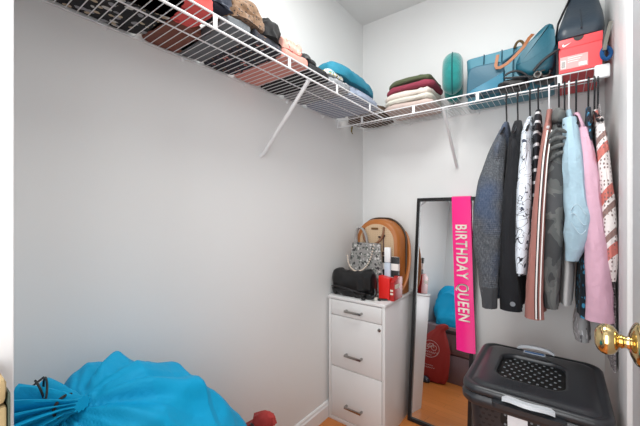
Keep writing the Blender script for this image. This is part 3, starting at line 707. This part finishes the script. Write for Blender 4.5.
# leaning slightly back: build as loft of dome outlines along y
def domeloft(spec, tilt=0):
    rings = []
    for y, x0, x1, z0, z1, r in spec:
        rings.append([Vector((a, y + (b - ZT) * tilt, b)) for a, b in dome(x0, x1, z0, z1, r)])
    return rings
B0 = [(-.215, .085, .335, ZT + .01, 1.115, .12), (-.208, .077, .345, ZT + .004, 1.125, .125), (-.19, .07, .352, ZT, 1.132, .13), (-.13, .066, .36, ZT, 1.132, .13), (-.08, .068, .355, ZT, 1.12, .13), (-.065, .080, .33, ZT + .01, 1.095, .11)]
m = MB(); m.loft(domeloft(B0)); m.build('body', M_brown, t)
m = MB(); m.prism(dome(.104, .322, .80, 1.103, .105), -.2195, -.2145, 'y', .002); m.build('front_panel', mono(), t)
m = MB(); m.prism(dome(.085, .315, .705, .90, .03), -.236, -.2205, 'y', .006); m.build('front_pocket', mono(), t)
m = MB(); m.box(.182, .226, -.2225, -.219, 1.070, 1.082, .001); m.build('name_plate', plain('bronze_plate', (120, 84, 50), .4, .6), t)
m = MB(); m.tube([(a, -.14, b) for a, b in dome(.062, .364, .76, 1.136, .13)[1:]], .005, 6, flat=1.2); m.build('zip', plain('dark_zip', (70, 56, 48), .5, .3), t)
m = MB()
m.tube(bez((.07, -.1, 1.04), (.02, -.12, .98), (.022, -.14, .80), (.026, -.16, .715), 18), .009, 8, flat=1.6); m.build('shoulder_strap', M_brown, t)
m = MB(); m.tube(bez((.335, -.09, 1.05), (.395, -.13, 1.0), (.400, -.16, .78), (.345, -.20, .715), 18), .009, 8, flat=1.6); m.build('shoulder_strap', M_brown, t)
m = MB(); m.tube(bez((.262, -.222, 1.085), (.29, -.27, .955), (.125, -.27, .955), (.135, -.222, 1.075), 22), .0065, 8); m.build('front_handle', plain('dark_brown_leather', (124, 78, 46), .45), t)
m = MB(); m.tube(bez((.232, -.2235, 1.03), (.252, -.23, 1.02), (.262, -.23, 1.03), (.268, -.2235, 1.04)), .006, 8); m.tube([(.262, -.224, 1.03), (.264, -.228, .95)], .003, 6)
m.lathe([(0, .002), (.004, .009), (.018, .008), (.022, .002)], (.264, -.229, .925), (0, 0, 1), 10); m.build('key_charm', plain('charm_dark', (70, 46, 50), .4, .4), t)
# grey patterned handbag with pearl strap
t = thing('handbag', 'small grey paisley handbag with a chain strap in front of backpack', 'bag', (.16, -.29, ZT))
GP = spotted('grey_paisley', (140, 138, 136), [(58, 58, 60), (196, 194, 192), (92, 98, 92)], 36, .32)
rings = []
for i in range(11):
    u = i / 10; z = ZT + .095 + .20 * u; hw = .112 - .024 * u; dy = .026 - .012 * u
    rings.append(rrect(.182 - hw + .01 * u, .182 + hw + .01 * u, -.300 - dy, -.300 + dy, dy * .9, z))
m = MB(); m.loft(rings); m.box(.080, .285, -.318, -.282, ZT, ZT + .1, .01); m.build('body', GP, t)
m = MB(); m.tube(bez((.130, -.300, .985), (.11, -.305, 1.115), (.19, -.305, 1.115), (.200, -.300, .985), 18), .011, 8, flat=.6); m.build('handle', plain('grey_strap', (150, 146, 144), .5), t)
cp = bez((.085, -.33, .92), (.095, -.345, .80), (.235, -.345, .80), (.25, -.325, .99), 30); m = MB()
for p in cp:
    m.blob(p, (.0048, .0048, .0048), 1, 1, nu=8, nv=6, amp=0, wr=0)
m.build('bead_chain', plain('cream_beads', (222, 206, 190), .3), t)
# black and white striped box behind, white bottle, red box
t = thing('striped_box', 'black and white striped box standing behind the red box', 'box', (.31, -.24, ZT))
m = MB()
for k in range(7):
    pass
def bandmat():
    t_ = NT('black_white_bands'); v = t_.coord(); sx = t_.n('ShaderNodeSeparateXYZ'); t_.l(v, sx.inputs[0])
    w_ = t_.math('FRACT', t_.math('MULTIPLY', sx.outputs[2], 13.5)); t_.col(t_.mix(t_.math('GREATER_THAN', w_, .5), hexc(232, 226, 222), hexc(30, 30, 32))); return t_.set(.5)
m.box(.272, .366, -.262, -.245, ZT, .925, .002); m.build('carton', bandmat(), t)
m = MB(); m.box(.3665, .369, -.2625, -.246, ZT + .002, .923); m.build('side_panel', bandmat(), t)
t = thing('white_tube', 'upright white and pale blue tube behind the red box', 'bottle', (.315, -.29, ZT))
m = MB(); m.box(.298, .332, -.292, -.272, ZT, .895, .004); m.build('tube_body', plain('pale_blue_plastic', (196, 208, 222), .4), t)
m = MB(); m.box(.298, .332, -.2925, -.2715, .896, .978, .004); m.build('cap', plain('white_plastic', (238, 240, 242), .35), t)
t = thing('red_box', 'small red carton with white lettering on the filing cabinet', 'box', (.33, -.31, ZT))
M_rb = plain('red_carton', (226, 34, 28), .35)
m = MB(); m.prism([(.292, ZT + .006), (.352, ZT + .002), (.354, ZT + .116), (.290, ZT + .126)], -.345, -.300, 'y', .002); m.build('carton', M_rb, t)
m = MB(); m.prism([(-.340, ZT), (-.230, ZT), (-.230, ZT + .115), (-.285, ZT + .125), (-.340, ZT + .10)], .3555, .378, 'x', .002); m.build('side_carton', plain('dark_red_carton', (176, 30, 28), .35), t)
m = MB()
for k, z in enumerate((.735, .752)): m.box(.357, .373, -.3425, -.3402, z, z + .010)
m.box(.3782, .3792, -.33, -.27, .765, .787); m.build('lettering', plain('print_cream', (226, 216, 200), .5), t, smooth=False)
t = thing('key_set', 'bunch of small keys and white cap lying by red box', 'keys', (.345, -.375, ZT))
m = MB(); m.lathe([(0, .0095), (.014, .0095)], (.285, -.37, ZT), (0, 0, 1), 16); m.build('white_cap', plain('cap_white', (232, 228, 214), .4), t)
m = MB(); m.box(.300, .316, -.376, -.358, ZT, ZT + .010, .002); m.tube([(.300, -.365, ZT + .005), (.330, -.352, ZT + .005), (.350, -.335, ZT + .006)], .005, 8); m.build('keys', plain('dark_keys', (50, 48, 46), .3, .5), t)
# black leather clutch in front
t = thing('clutch_bag', 'black soft leather bag slumped on front of filing cabinet', 'bag', (.15, -.38, ZT))
rings = []
n = 22
for i in range(n + 1):
    u = i / n; x = .016 + .272 * u
    top = .142 + .010 * u + .006 * sin(u * 9); hw = .036 + .003 * sin(u * 7); k = min(1, u / .07, (1 - u) / .05) ** .5
    ring = []
    for j in range(36):
        a = 2 * pi * j / 36
        y = math.copysign(abs(cos(a)) ** .7, cos(a)) * hw * (.45 + .55 * k) * (1.0 - .28 * (sin(a) > 0) * sin(a))
        z = ZT + (top / 2) + math.copysign(abs(sin(a)) ** .6, sin(a)) * top / 2 * (.72 + .28 * k)
        if cos(a) < 0 and abs(z - (ZT + .048 - .012 * u)) < .008: y += .013
        wr_ = .009 * noise.noise(Vector((x * 24, z * 38, 3))) + .007 * noise.noise(Vector((x * 60, z * 20, 8)))
        ring.append(Vector((x, -.374 + y + wr_, max(ZT, z + wr_ - (.12 if False else 0)))))
    rings.append(ring)
m = MB(); m.loft(rings); m.build('body', M_leather, t)
m = MB(); m.tube(bez((.03, -.412, ZT + .050), (.09, -.42, ZT + .065), (.16, -.42, ZT + .040), (.245, -.412, ZT + .034), 16), .0035, 6); m.build('zip', plain('dark_zip_metal', (70, 70, 72), .3, .8), t)
m = MB(); m.tube(bez((.276, -.374, ZT + .06), (.30, -.39, ZT + .07), (.30, -.395, ZT + .02), (.278, -.398, ZT + .012)), .006, 8); m.tube([(.225, -.412, ZT + .02), (.232, -.420, ZT + .012)], .004, 6); m.blob((.236, -.415, ZT + .008), (.013, .011, .008), .9, .9, nu=16, nv=8, amp=.002, wr=0); m.build('tassel', M_leather, t)

# ---------------------------------------------------------------- mirror leaning on the back wall
MX0, MX1, MH = .384, .716, 1.262
mir = thing('leaning_mirror', 'tall black framed mirror leaning against the back wall', 'mirror', (MX0 + .002, -.168, 0.001))
ML = math.asin(.146 / MH); 
def mpt(x, d, h): # local frame: along height h, d out of plane towards room
    return (x - MX0, -d, h)
def mbuild(mb, name, mat):
    me = bpy.data.meshes.new(name); bmesh.ops.recalc_face_normals(mb.bm, faces=mb.bm.faces); mb.bm.to_mesh(me); mb.bm.free(); me.materials.append(mat)
    o = bpy.data.objects.new(name, me); C.objects.link(o); o.parent = mir; return o
W_ = MX1 - MX0; fr = .019
m = MB(); m.box(0, fr, -.012, .012, .0, MH, .0015); m.box(W_ - fr, W_, -.012, .012, 0, MH, .0015); m.box(fr, W_ - fr, -.012, .012, 0, fr, .0015); m.box(fr, W_ - fr, -.012, .012, MH - fr, MH, .0015); mbuild(m, 'frame', M_black)
m = MB(); m.box(fr - .002, W_ - fr + .002, -.002, .002, fr - .002, MH - fr + .002); mg = plain('mirror_silver', (236, 238, 240), .0, 1.0, var=0); mg.node_tree.nodes['Principled BSDF'].inputs['Roughness'].default_value = .01; mbuild(m, 'glass', mg)
m = MB(); m.box(fr - .002, W_ - fr + .002, .003, .009, fr - .002, MH - fr + .002); mbuild(m, 'back_board', M_gap)
mir.rotation_euler = (-ML, 0, radians(-1))
# plane helper for the sash: point at height h (along mirror), distance d in front of frame plane
def MP(x, h, d):
    return Vector((x, -.168 - math.tan(radians(1)) * (x - MX0) + h * sin(ML) - d * cos(ML), h * cos(ML) - (-d) * 0 - d * sin(ML) * -1 * 0 + d * -sin(ML)))

# ---------------------------------------------------------------- sash
SL = .812; HT = MH + .004
def sash(u, v, off=0.0):
    """u across 0..1, v metres down the front (negative: over the top and down the back)"""
    if v < 0:
        back = min(-v, .03); x = .589 + .098 * u
        if -v <= .028: return MP(x, HT + .002, .016 - (-v)) + Vector((0, 0, off))
        return MP(x, HT + .002 - (-v - .028), -.013 - off)
    q = v / SL
    xl = .589 + .050 * q ** 1.1; wd = .098 - .006 * q
    d = .0165 + .006 * sin(u * pi) * q + .004 * sin(v * 16) * q + off
    return MP(xl + wd * u + .0, HT - v, d)
t = thing('birthday_sash', 'hot pink sash reading BIRTHDAY QUEEN draped over the black mirror', 'sash', (.64, -.06, .43))
def sash_mat():
    n = NT('hot_pink_satin'); v = n.coord(); n.col(n.mix(n.noise(v, 3), hexc(246, 0, 118), hexc(255, 20, 150))); n.bump(n.noise(v, 30, 2), .1, .004); return n.set(.4, sheen=.2)
m = MB(); m.sheet(lambda u, v: sash(u, -.055 + v * (SL + .055)), 12, 90, .0016); m.build('ribbon', sash_mat(), t)
me = text_mesh('BIRTHDAY QUEEN', .088, .565, .0018, 0)
xs = [v.co.x for v in me.vertices]; x0, x1 = min(xs), max(xs); L0, L1 = .152, .660
bmt = bmesh.new(); bmt.from_mesh(me)
for v in bmt.verts:
    s = (v.co.x - x0) / (x1 - x0); down = L0 + s * (L1 - L0)
    yy = v.co.y / .0645   # 0 baseline .. 1 cap top
    u = .19 + .62 * yy    # letters lie on their side reading downwards: tops point right
    v.co = sash(u, down, .0042)
mbx = MB(); mbx.bm.free(); mbx.bm = bmt
r = bmesh.ops.solidify(bmt, geom=list(bmt.faces), thickness=.0004)
mbx.build('lettering', plain('cream_white_print', (252, 238, 226), .5), t, smooth=False)

# ---------------------------------------------------------------- laundry hamper
hx0, hx1, hy0, hy1 = .808, 1.200, -.775, -.335
t = thing('laundry_hamper', 'black plastic laundry hamper with lid below the hanging clothes', 'hamper', ((hx0 + hx1) / 2, (hy0 + hy1) / 2, 0))
def rr(i, z, r=.05, n=8): return rrect(hx0 + i, hx1 - i, hy0 + i, hy1 - i, max(r - i * .5, .01), z, n)
m = MB(); m.loft([rr(.06, 0), rr(.056, .004), rr(.022, .52), rr(.020, .548)]); m.build('body', M_hamper, t)
m = MB(); m.loft([rr(.019, .535), rr(.004, .537), rr(-.002, .545), rr(-.003, .562), rr(.004, .572), rr(.019, .5745)]); m.build('rim', M_hamper, t)
# lid with recessed perforated window
wx0, wx1, wy0, wy1 = .895, 1.092, -.668, -.445
n_ = 10
def bulge(ring, z, lift=0):
    return [Vector((p.x, p.y, z + lift * (1 - ((p.x - 1.0) / .19) ** 2) * 1.0)) for p in ring]
L_ = [rr(.002, .5755, n=n_), rr(-.001, .580, n=n_), rr(.0, .592, n=n_), rr(.006, .599, n=n_), rr(.016, .600, n=n_), rr(.022, .5955, n=n_), rr(.028, .5955, n=n_), rr(.034, .601, n=n_), rr(.05, .604, n=n_)]
L_ += [rrect(wx0 - .010, wx1 + .010, wy0 - .010, wy1 + .010, .055, .6065, n_), rrect(wx0 - .003, wx1 + .003, wy0 - .003, wy1 + .003, .05, .6065, n_), rrect(wx0, wx1, wy0, wy1, .048, .603, n_), rrect(wx0, wx1, wy0, wy1, .048, .592, n_)]
m = MB(); m.loft(L_); lid = m.build('lid', M_hamper, t, angle=60)
m = MB(); m.loft([rrect(wx0 + .0005, wx1 - .0005, wy0 + .0005, wy1 - .0005, .047, .5923, n_), rrect(wx0 + .001, wx1 - .001, wy0 + .001, wy1 - .001, .047, .5935, n_)]); vp = m.build('vent_panel', M_hdark, lid)
m = MB()
for r_ in range(9):
    for c_ in range(9):
        x = wx0 + .016 + c_ * .0235 + (.0117 if r_ % 2 else 0); y = wy0 + .014 + r_ * .0242
        dx = max(0, abs(x - (wx0 + wx1) / 2) - ((wx1 - wx0) / 2 - .048)); dy = max(0, abs(y - (wy0 + wy1) / 2) - ((wy1 - wy0) / 2 - .048))
        if math.hypot(dx, dy) < .038: m.lathe([(0, .0042), (.0012, .0040), (.0016, .0032)], (x, y, .5934), (0, 0, 1), 10)
m.build('vent_studs', M_stud, lid)
# handles on both lids ends
def hbar(yc, bow, name, z, hx_0, hx_1, w2, parent):
    pts = [Vector((hx_0 + (hx_1 - hx_0) * u, yc + bow * (1 - (2 * u - 1) ** 2), z + .010 * (1 - (2 * u - 1) ** 4))) for u in [i / 14 for i in range(15)]]
    rings = []
    for i, p in enumerate(pts):
        rings.append([p + Vector((0, -w2, -.006)), p + Vector((0, w2, -.006)), p + Vector((0, w2 * .8, .004)), p + Vector((0, -w2 * .8, .004))])
    mm = MB(); mm.loft(rings); return mm.build(name, M_hwhite, parent, angle=30)
hbar(-.775, -.022, 'front_handle', .588, .932, 1.066, .0115, t)
hbar(-.340, .014, 'rear_handle', .602, .932, 1.058, .010, t)
m = MB(); m.loft([rrect(.905, 1.092, -.800, -.772, .012, .563), rrect(.905, 1.092, -.800, -.772, .012, .577)]); m.build('handle_bracket', M_hamper, t)
m = MB(); m.box(.957, 1.030, -.393, -.366, .6035, .6055, .0005); m.build('lid_label', plain('lid_label_white', (196, 208, 220), .4), lid, smooth=False)
m = MB(); m.box(.962, 1.025, -.386, -.373, .6056, .6062); m.build('label_print', plain('label_blue', (40, 110, 180), .4), lid, smooth=False)
# perforated front: dark panel with studs beneath handle, holes left and right
yf = hy0 + .0215
m = MB(); m.prism([(x, z) for x, z in [(.925, .535), (.925, .50), (.945, .478), (1.05, .478), (1.075, .50), (1.075, .535)]], yf - .0035, yf + .002, 'y', .001); fp = m.build('front_vent', M_hdark, t)
m = MB()
for r_ in range(3):
    for c_ in range(8): m.lathe([(0, .0038), (.001, .0034)], (.938 + c_ * .0175 + (.008 if r_ % 2 else 0), yf - .0034, .527 - r_ * .015), (0, -1, 0), 10)
m.build('front_vent_studs', M_stud, t)
def holes(xr, zr, name):
    mm = MB(); k = 0
    for r_, z in enumerate(zr):
        for x in xr:
            xx = x + (.009 if r_ % 2 else 0); inset = .022 + .036 * (1 - z / .53)
            mm.lathe([(0, .0055), (.0012, .0055)], (xx, hy0 + inset + .0004, z), (0, -1, 0), 10); k += 1
    return mm.build(name, M_hdark, t)
holes([.866 + .018 * i for i in range(3)], [.525 - .016 * j for j in range(24)], 'hole_pattern')
holes([1.095 + .018 * i for i in range(3)], [.525 - .016 * j for j in range(24)], 'hole_pattern')
m = MB(); m.box(.945, .998, hy0 + .0125, hy0 + .0145, .455, .532); m.build('front_label', plain('front_label_white', (232, 234, 238), .4), t, smooth=False)

# ---------------------------------------------------------------- storage box, blue bag, red bag, cardboard
t = thing('storage_box', 'mauve grey storage box on the floor under the blue bag', 'box', (.29, -1.5, 0))
M_sb = plain('mauve_grey_plastic', (128, 112, 118), .5)
m = MB(); m.box(.03, .56, -1.80, -1.225, 0, .22, .01); m.build('lower_section', M_sb, t)
m = MB(); m.box(.03, .56, -1.80, -1.225, .224, .44, .01); m.build('upper_section', M_sb, t)
m = MB(); m.box(.24, .34, -1.226, -1.220, .385, .415, .002); m.build('label_holder', plain('dark_label', (66, 60, 64), .5), t)

BL = NT('sky_blue_nylon'); _v = BL.coord(); BL.col(BL.mix(BL.noise(_v, 5, 3), hexc(0, 146, 194), hexc(0, 162, 210)))
BL.bump(BL.math('ADD', BL.noise(_v, 16, 4, .55, .8), BL.math('MULTIPLY', BL.noise(_v, 700, 1), .05)), .35, .012); M_blue = BL.set(.65, spec=.25)
t = thing('laundry_bag', 'large bright blue drawstring laundry bag lying on storage box', 'bag', (.22, -1.5, .4415))
NK = Vector((.262, -1.700, .765))
prof = [(-1.825, .55, .05), (-1.81, .61, .12), (-1.77, .68, .165), (-1.70, .738, .19), (-1.62, .778, .20), (-1.55, .785, .20), (-1.47, .742, .195), (-1.42, .728, .19), (-1.40, .690, .185), (-1.34, .628, .165), (-1.28, .56, .125), (-1.25, .51, .09), (-1.235, .47, .06)]
rings = []; NJ, NI = 150, 150
side_ = Vector((.8, 0, -.6)); main_ = Vector((.1, 1, -.15)).normalized()
for j in range(NJ + 1):
    y = prof[0][0] + (prof[-1][0] - prof[0][0]) * j / NJ
    for a_, b_ in zip(prof, prof[1:]):
        if a_[0] <= y <= b_[0] + 1e-9:
            q = (y - a_[0]) / (b_[0] - a_[0]); zt = a_[1] + (b_[1] - a_[1]) * q; hw = a_[2] + (b_[2] - a_[2]) * q; break
    ring = []; hh = (zt - .4415) / 2 + .02
    for i in range(NI):
        a = 2 * pi * i / NI; ca, sa = cos(a), sin(a)
        p = Vector((.225 + (hw - .022) * math.copysign(abs(ca) ** .8, ca) - (.02 * max(0, sa)), y, zt - hh + hh * math.copysign(abs(sa) ** .85, sa)))
        n = Vector((ca, 0, sa)); w_ = p - NK; L = w_.length
        th = math.atan2(w_.dot(side_), w_.dot(main_))
        rdg = lambda v: 1 - 2.6 * (noise.noise(v) ** 2 + .006) ** .5
        d = .020 * rdg(Vector((th * 2.2, L * 1.5, 1.5))) * min(1, L / .12)
        d += .017 * rdg(Vector((th * 6.5, L * 2, 7))) * min(1, L / .05) * max(0, 1 - L / .34)
        d += .014 * rdg(Vector((p.x * 5 + p.y * 1.2, p.y * 2.2 - p.z * 3, p.z * 5 + 3)))
        d += .0015 * rdg(Vector((p.x * 15 + 2, p.y * 9 - p.z * 10, p.z * 14)))
        q2 = p + n * (d - .012); k_ = math.exp(-(L / .085) ** 2); q2 = q2 + (NK - q2) * .42 * k_
        q2.x = max(.004, q2.x); q2.z = max(.4415, q2.z); ring.append(q2)
    rings.append(ring)
m = MB(); m.loft(rings); m.build('body', M_blue, t, angle=180)
# gathered neck: fan of cloth
rings = []
dirn = Vector((-.10, -.06, -.02)).normalized(); ax = dirn; u_ = Vector((0, 0, 1)).cross(ax).normalized(); v_ = ax.cross(u_)
for i in range(22):
    s = i / 21; d = -.03 + .15 * s
    R = .016 + .075 * max(0, s - .15)
    ring = []
    for k in range(90):
        a = 2 * pi * k / 90
        rr_ = R * (1 + .30 * sin(11 * a + 2 * s + noise.noise(Vector((cos(a), sin(a), s))) * 3) * min(1, s * 3 + .4))
        ring.append(NK + ax * d + u_ * cos(a) * rr_ * 1.15 + v_ * sin(a) * rr_ * .8 + Vector((0, 0, -.03 * s * s)))
    rings.append(ring)
m = MB(); m.loft(rings); m.build('gathered_neck', M_blue, t)
m = MB(); c0 = NK + ax * .01
m.tube([c0 + u_ * cos(a) * .026 + v_ * sin(a) * .019 for a in [k * pi / 10 for k in range(20)]], .003, 6, closed=True)
m.tube([c0 + Vector((-.045 + .030 * cos(a) - .004 * a, -.028 + .012 * sin(a * .5), .022 + .026 * sin(a))) for a in [k * .3 for k in range(26)]], .0022, 6)
m.tube([c0 + Vector((-.005, -.012, .012)), c0 + Vector((-.02, -.03, .02)), c0 + Vector((-.04, -.05, .012)), c0 + Vector((-.06, -.055, .0)), c0 + Vector((-.085, -.05, .004)), c0 + Vector((-.10, -.035, .02)), c0 + Vector((-.11, -.01, .03))], .0022, 6)
m.build('drawstring', plain('black_cord', (14, 16, 18), .6), t)

# red drawstring bag standing before the storage box
t = thing('drawstring_bag', 'dark red bag with white bicycle print standing before the storage box', 'bag', (.2, -1.13, 0))
M_rbag = fabric('brick_red_cloth', (160, 44, 40), .8, fold=18)
rings = []
for z, hw, hd, cx in [(0.002, .085, .045, .185), (.01, .105, .062, .185), (.06, .118, .075, .185), (.16, .122, .078, .188), (.28, .110, .068, .195), (.36, .085, .052, .205), (.42, .055, .038, .22), (.45, .036, .026, .235), (.475, .046, .022, .252), (.50, .026, .014, .268), (.508, .006, .005, .270)]:
    z = z * .92; cx -= .012; hw *= 1.15; ring = []
    for k in range(60):
        a = 2 * pi * k / 60; f = 1 + .05 * sin(9 * a + z * 9) + .05 * noise.noise(Vector((cos(a) * 2, sin(a) * 2, z * 9)))
        ring.append(Vector((cx + hw * f * cos(a), -1.128 + hd * f * sin(a), z)))
    rings.append(ring)
m = MB(); m.loft(rings); m.build('body', M_rbag, t)
M_lw = plain('logo_print_white', (226, 214, 212), .6)
def rs(x, z):  # a point on the side of the bag that faces the mirror
    z *= .92; cx = .173 + (.01 if z > .25 else 0); hw, hd = (.136, .077) if z < .2 else (.113 - (z - .25) * .2, .070 - (z - .25) * .15)
    s = max(0, 1 - ((x - cx) / hw) ** 2) ** .5
    return Vector((x, -1.128 + hd * 1.06 * s + .004, z))
m = MB(); cxx, czz = .178, .28
m.tube([rs(cxx + .07 * cos(a), czz + .07 * sin(a)) for a in [k * pi / 18 for k in range(36)]], .0014, 5, closed=True)
for dx in (-.03, .03): m.tube([rs(cxx + dx + .02 * cos(a), czz + .012 + .02 * sin(a)) for a in [k * pi / 10 for k in range(20)]], .0014, 5, closed=True)
for A, B in (((-.03, .012), (-.008, .045)), ((-.008, .045), (.022, .045)), ((.022, .045), (.03, .012)), ((-.008, .045), (.0, .012)), ((0, .012), (.022, .045)), ((-.03, .012), (0, .012))):
    m.tube([rs(cxx + A[0] + (B[0] - A[0]) * u / 4, czz + A[1] + (B[1] - A[1]) * u / 4) for u in range(5)], .0014, 5)
rn = random.Random(3)
for row, (z, n, h) in enumerate(((.245, 9, .016), (.225, 6, .008), (.14, 7, .007), (.12, 8, .007))):
    for k in range(n):
        x = cxx - .062 + k * .0145; m.tube([rs(x, z), rs(x + .004, z + h), rs(x + .009, z + rn.uniform(0, h))], .0013, 5)
m.build('bicycle_print', M_lw, t)
m = MB(); m.tube(bez((.232, -1.15, .395), (.22, -1.17, .43), (.18, -1.15, .42), (.175, -1.13, .38)), .004, 6); m.build('cord', M_hanger, t)
pile('dark_shoe', 'dark low shoe on floor beside the red drawstring bag', 'shoe', (.14, -1.03, 0), (.12, .06), .045, plain('dark_shoe_leather', (34, 36, 48), .4), 51, z=0.001, e1=.8, e2=.8, amp=.006, wr=0)

# cardboard box standing against the door jamb
t = thing('cardboard_box', 'tan cardboard box standing against the left door jamb', 'box', (.6, -1.9, 0))
M_cb = plain('cardboard_tan', (178, 154, 112), .8, var=.08)
m = MB(); m.box(.570, .640, -2.05, -1.853, 0, .972, .003); m.build('carton', M_cb, t)
m = MB(); m.box(.5695, .641, -2.0505, -1.853, .9735, 1.0, .006); m.build('lid', M_cb, t)
m = MB(); m.box(.5705, .6425, -1.8525, -1.8512, .01, .985); m.build('edge_tape', plain('dark_green_tape', (64, 76, 66), .6), t)
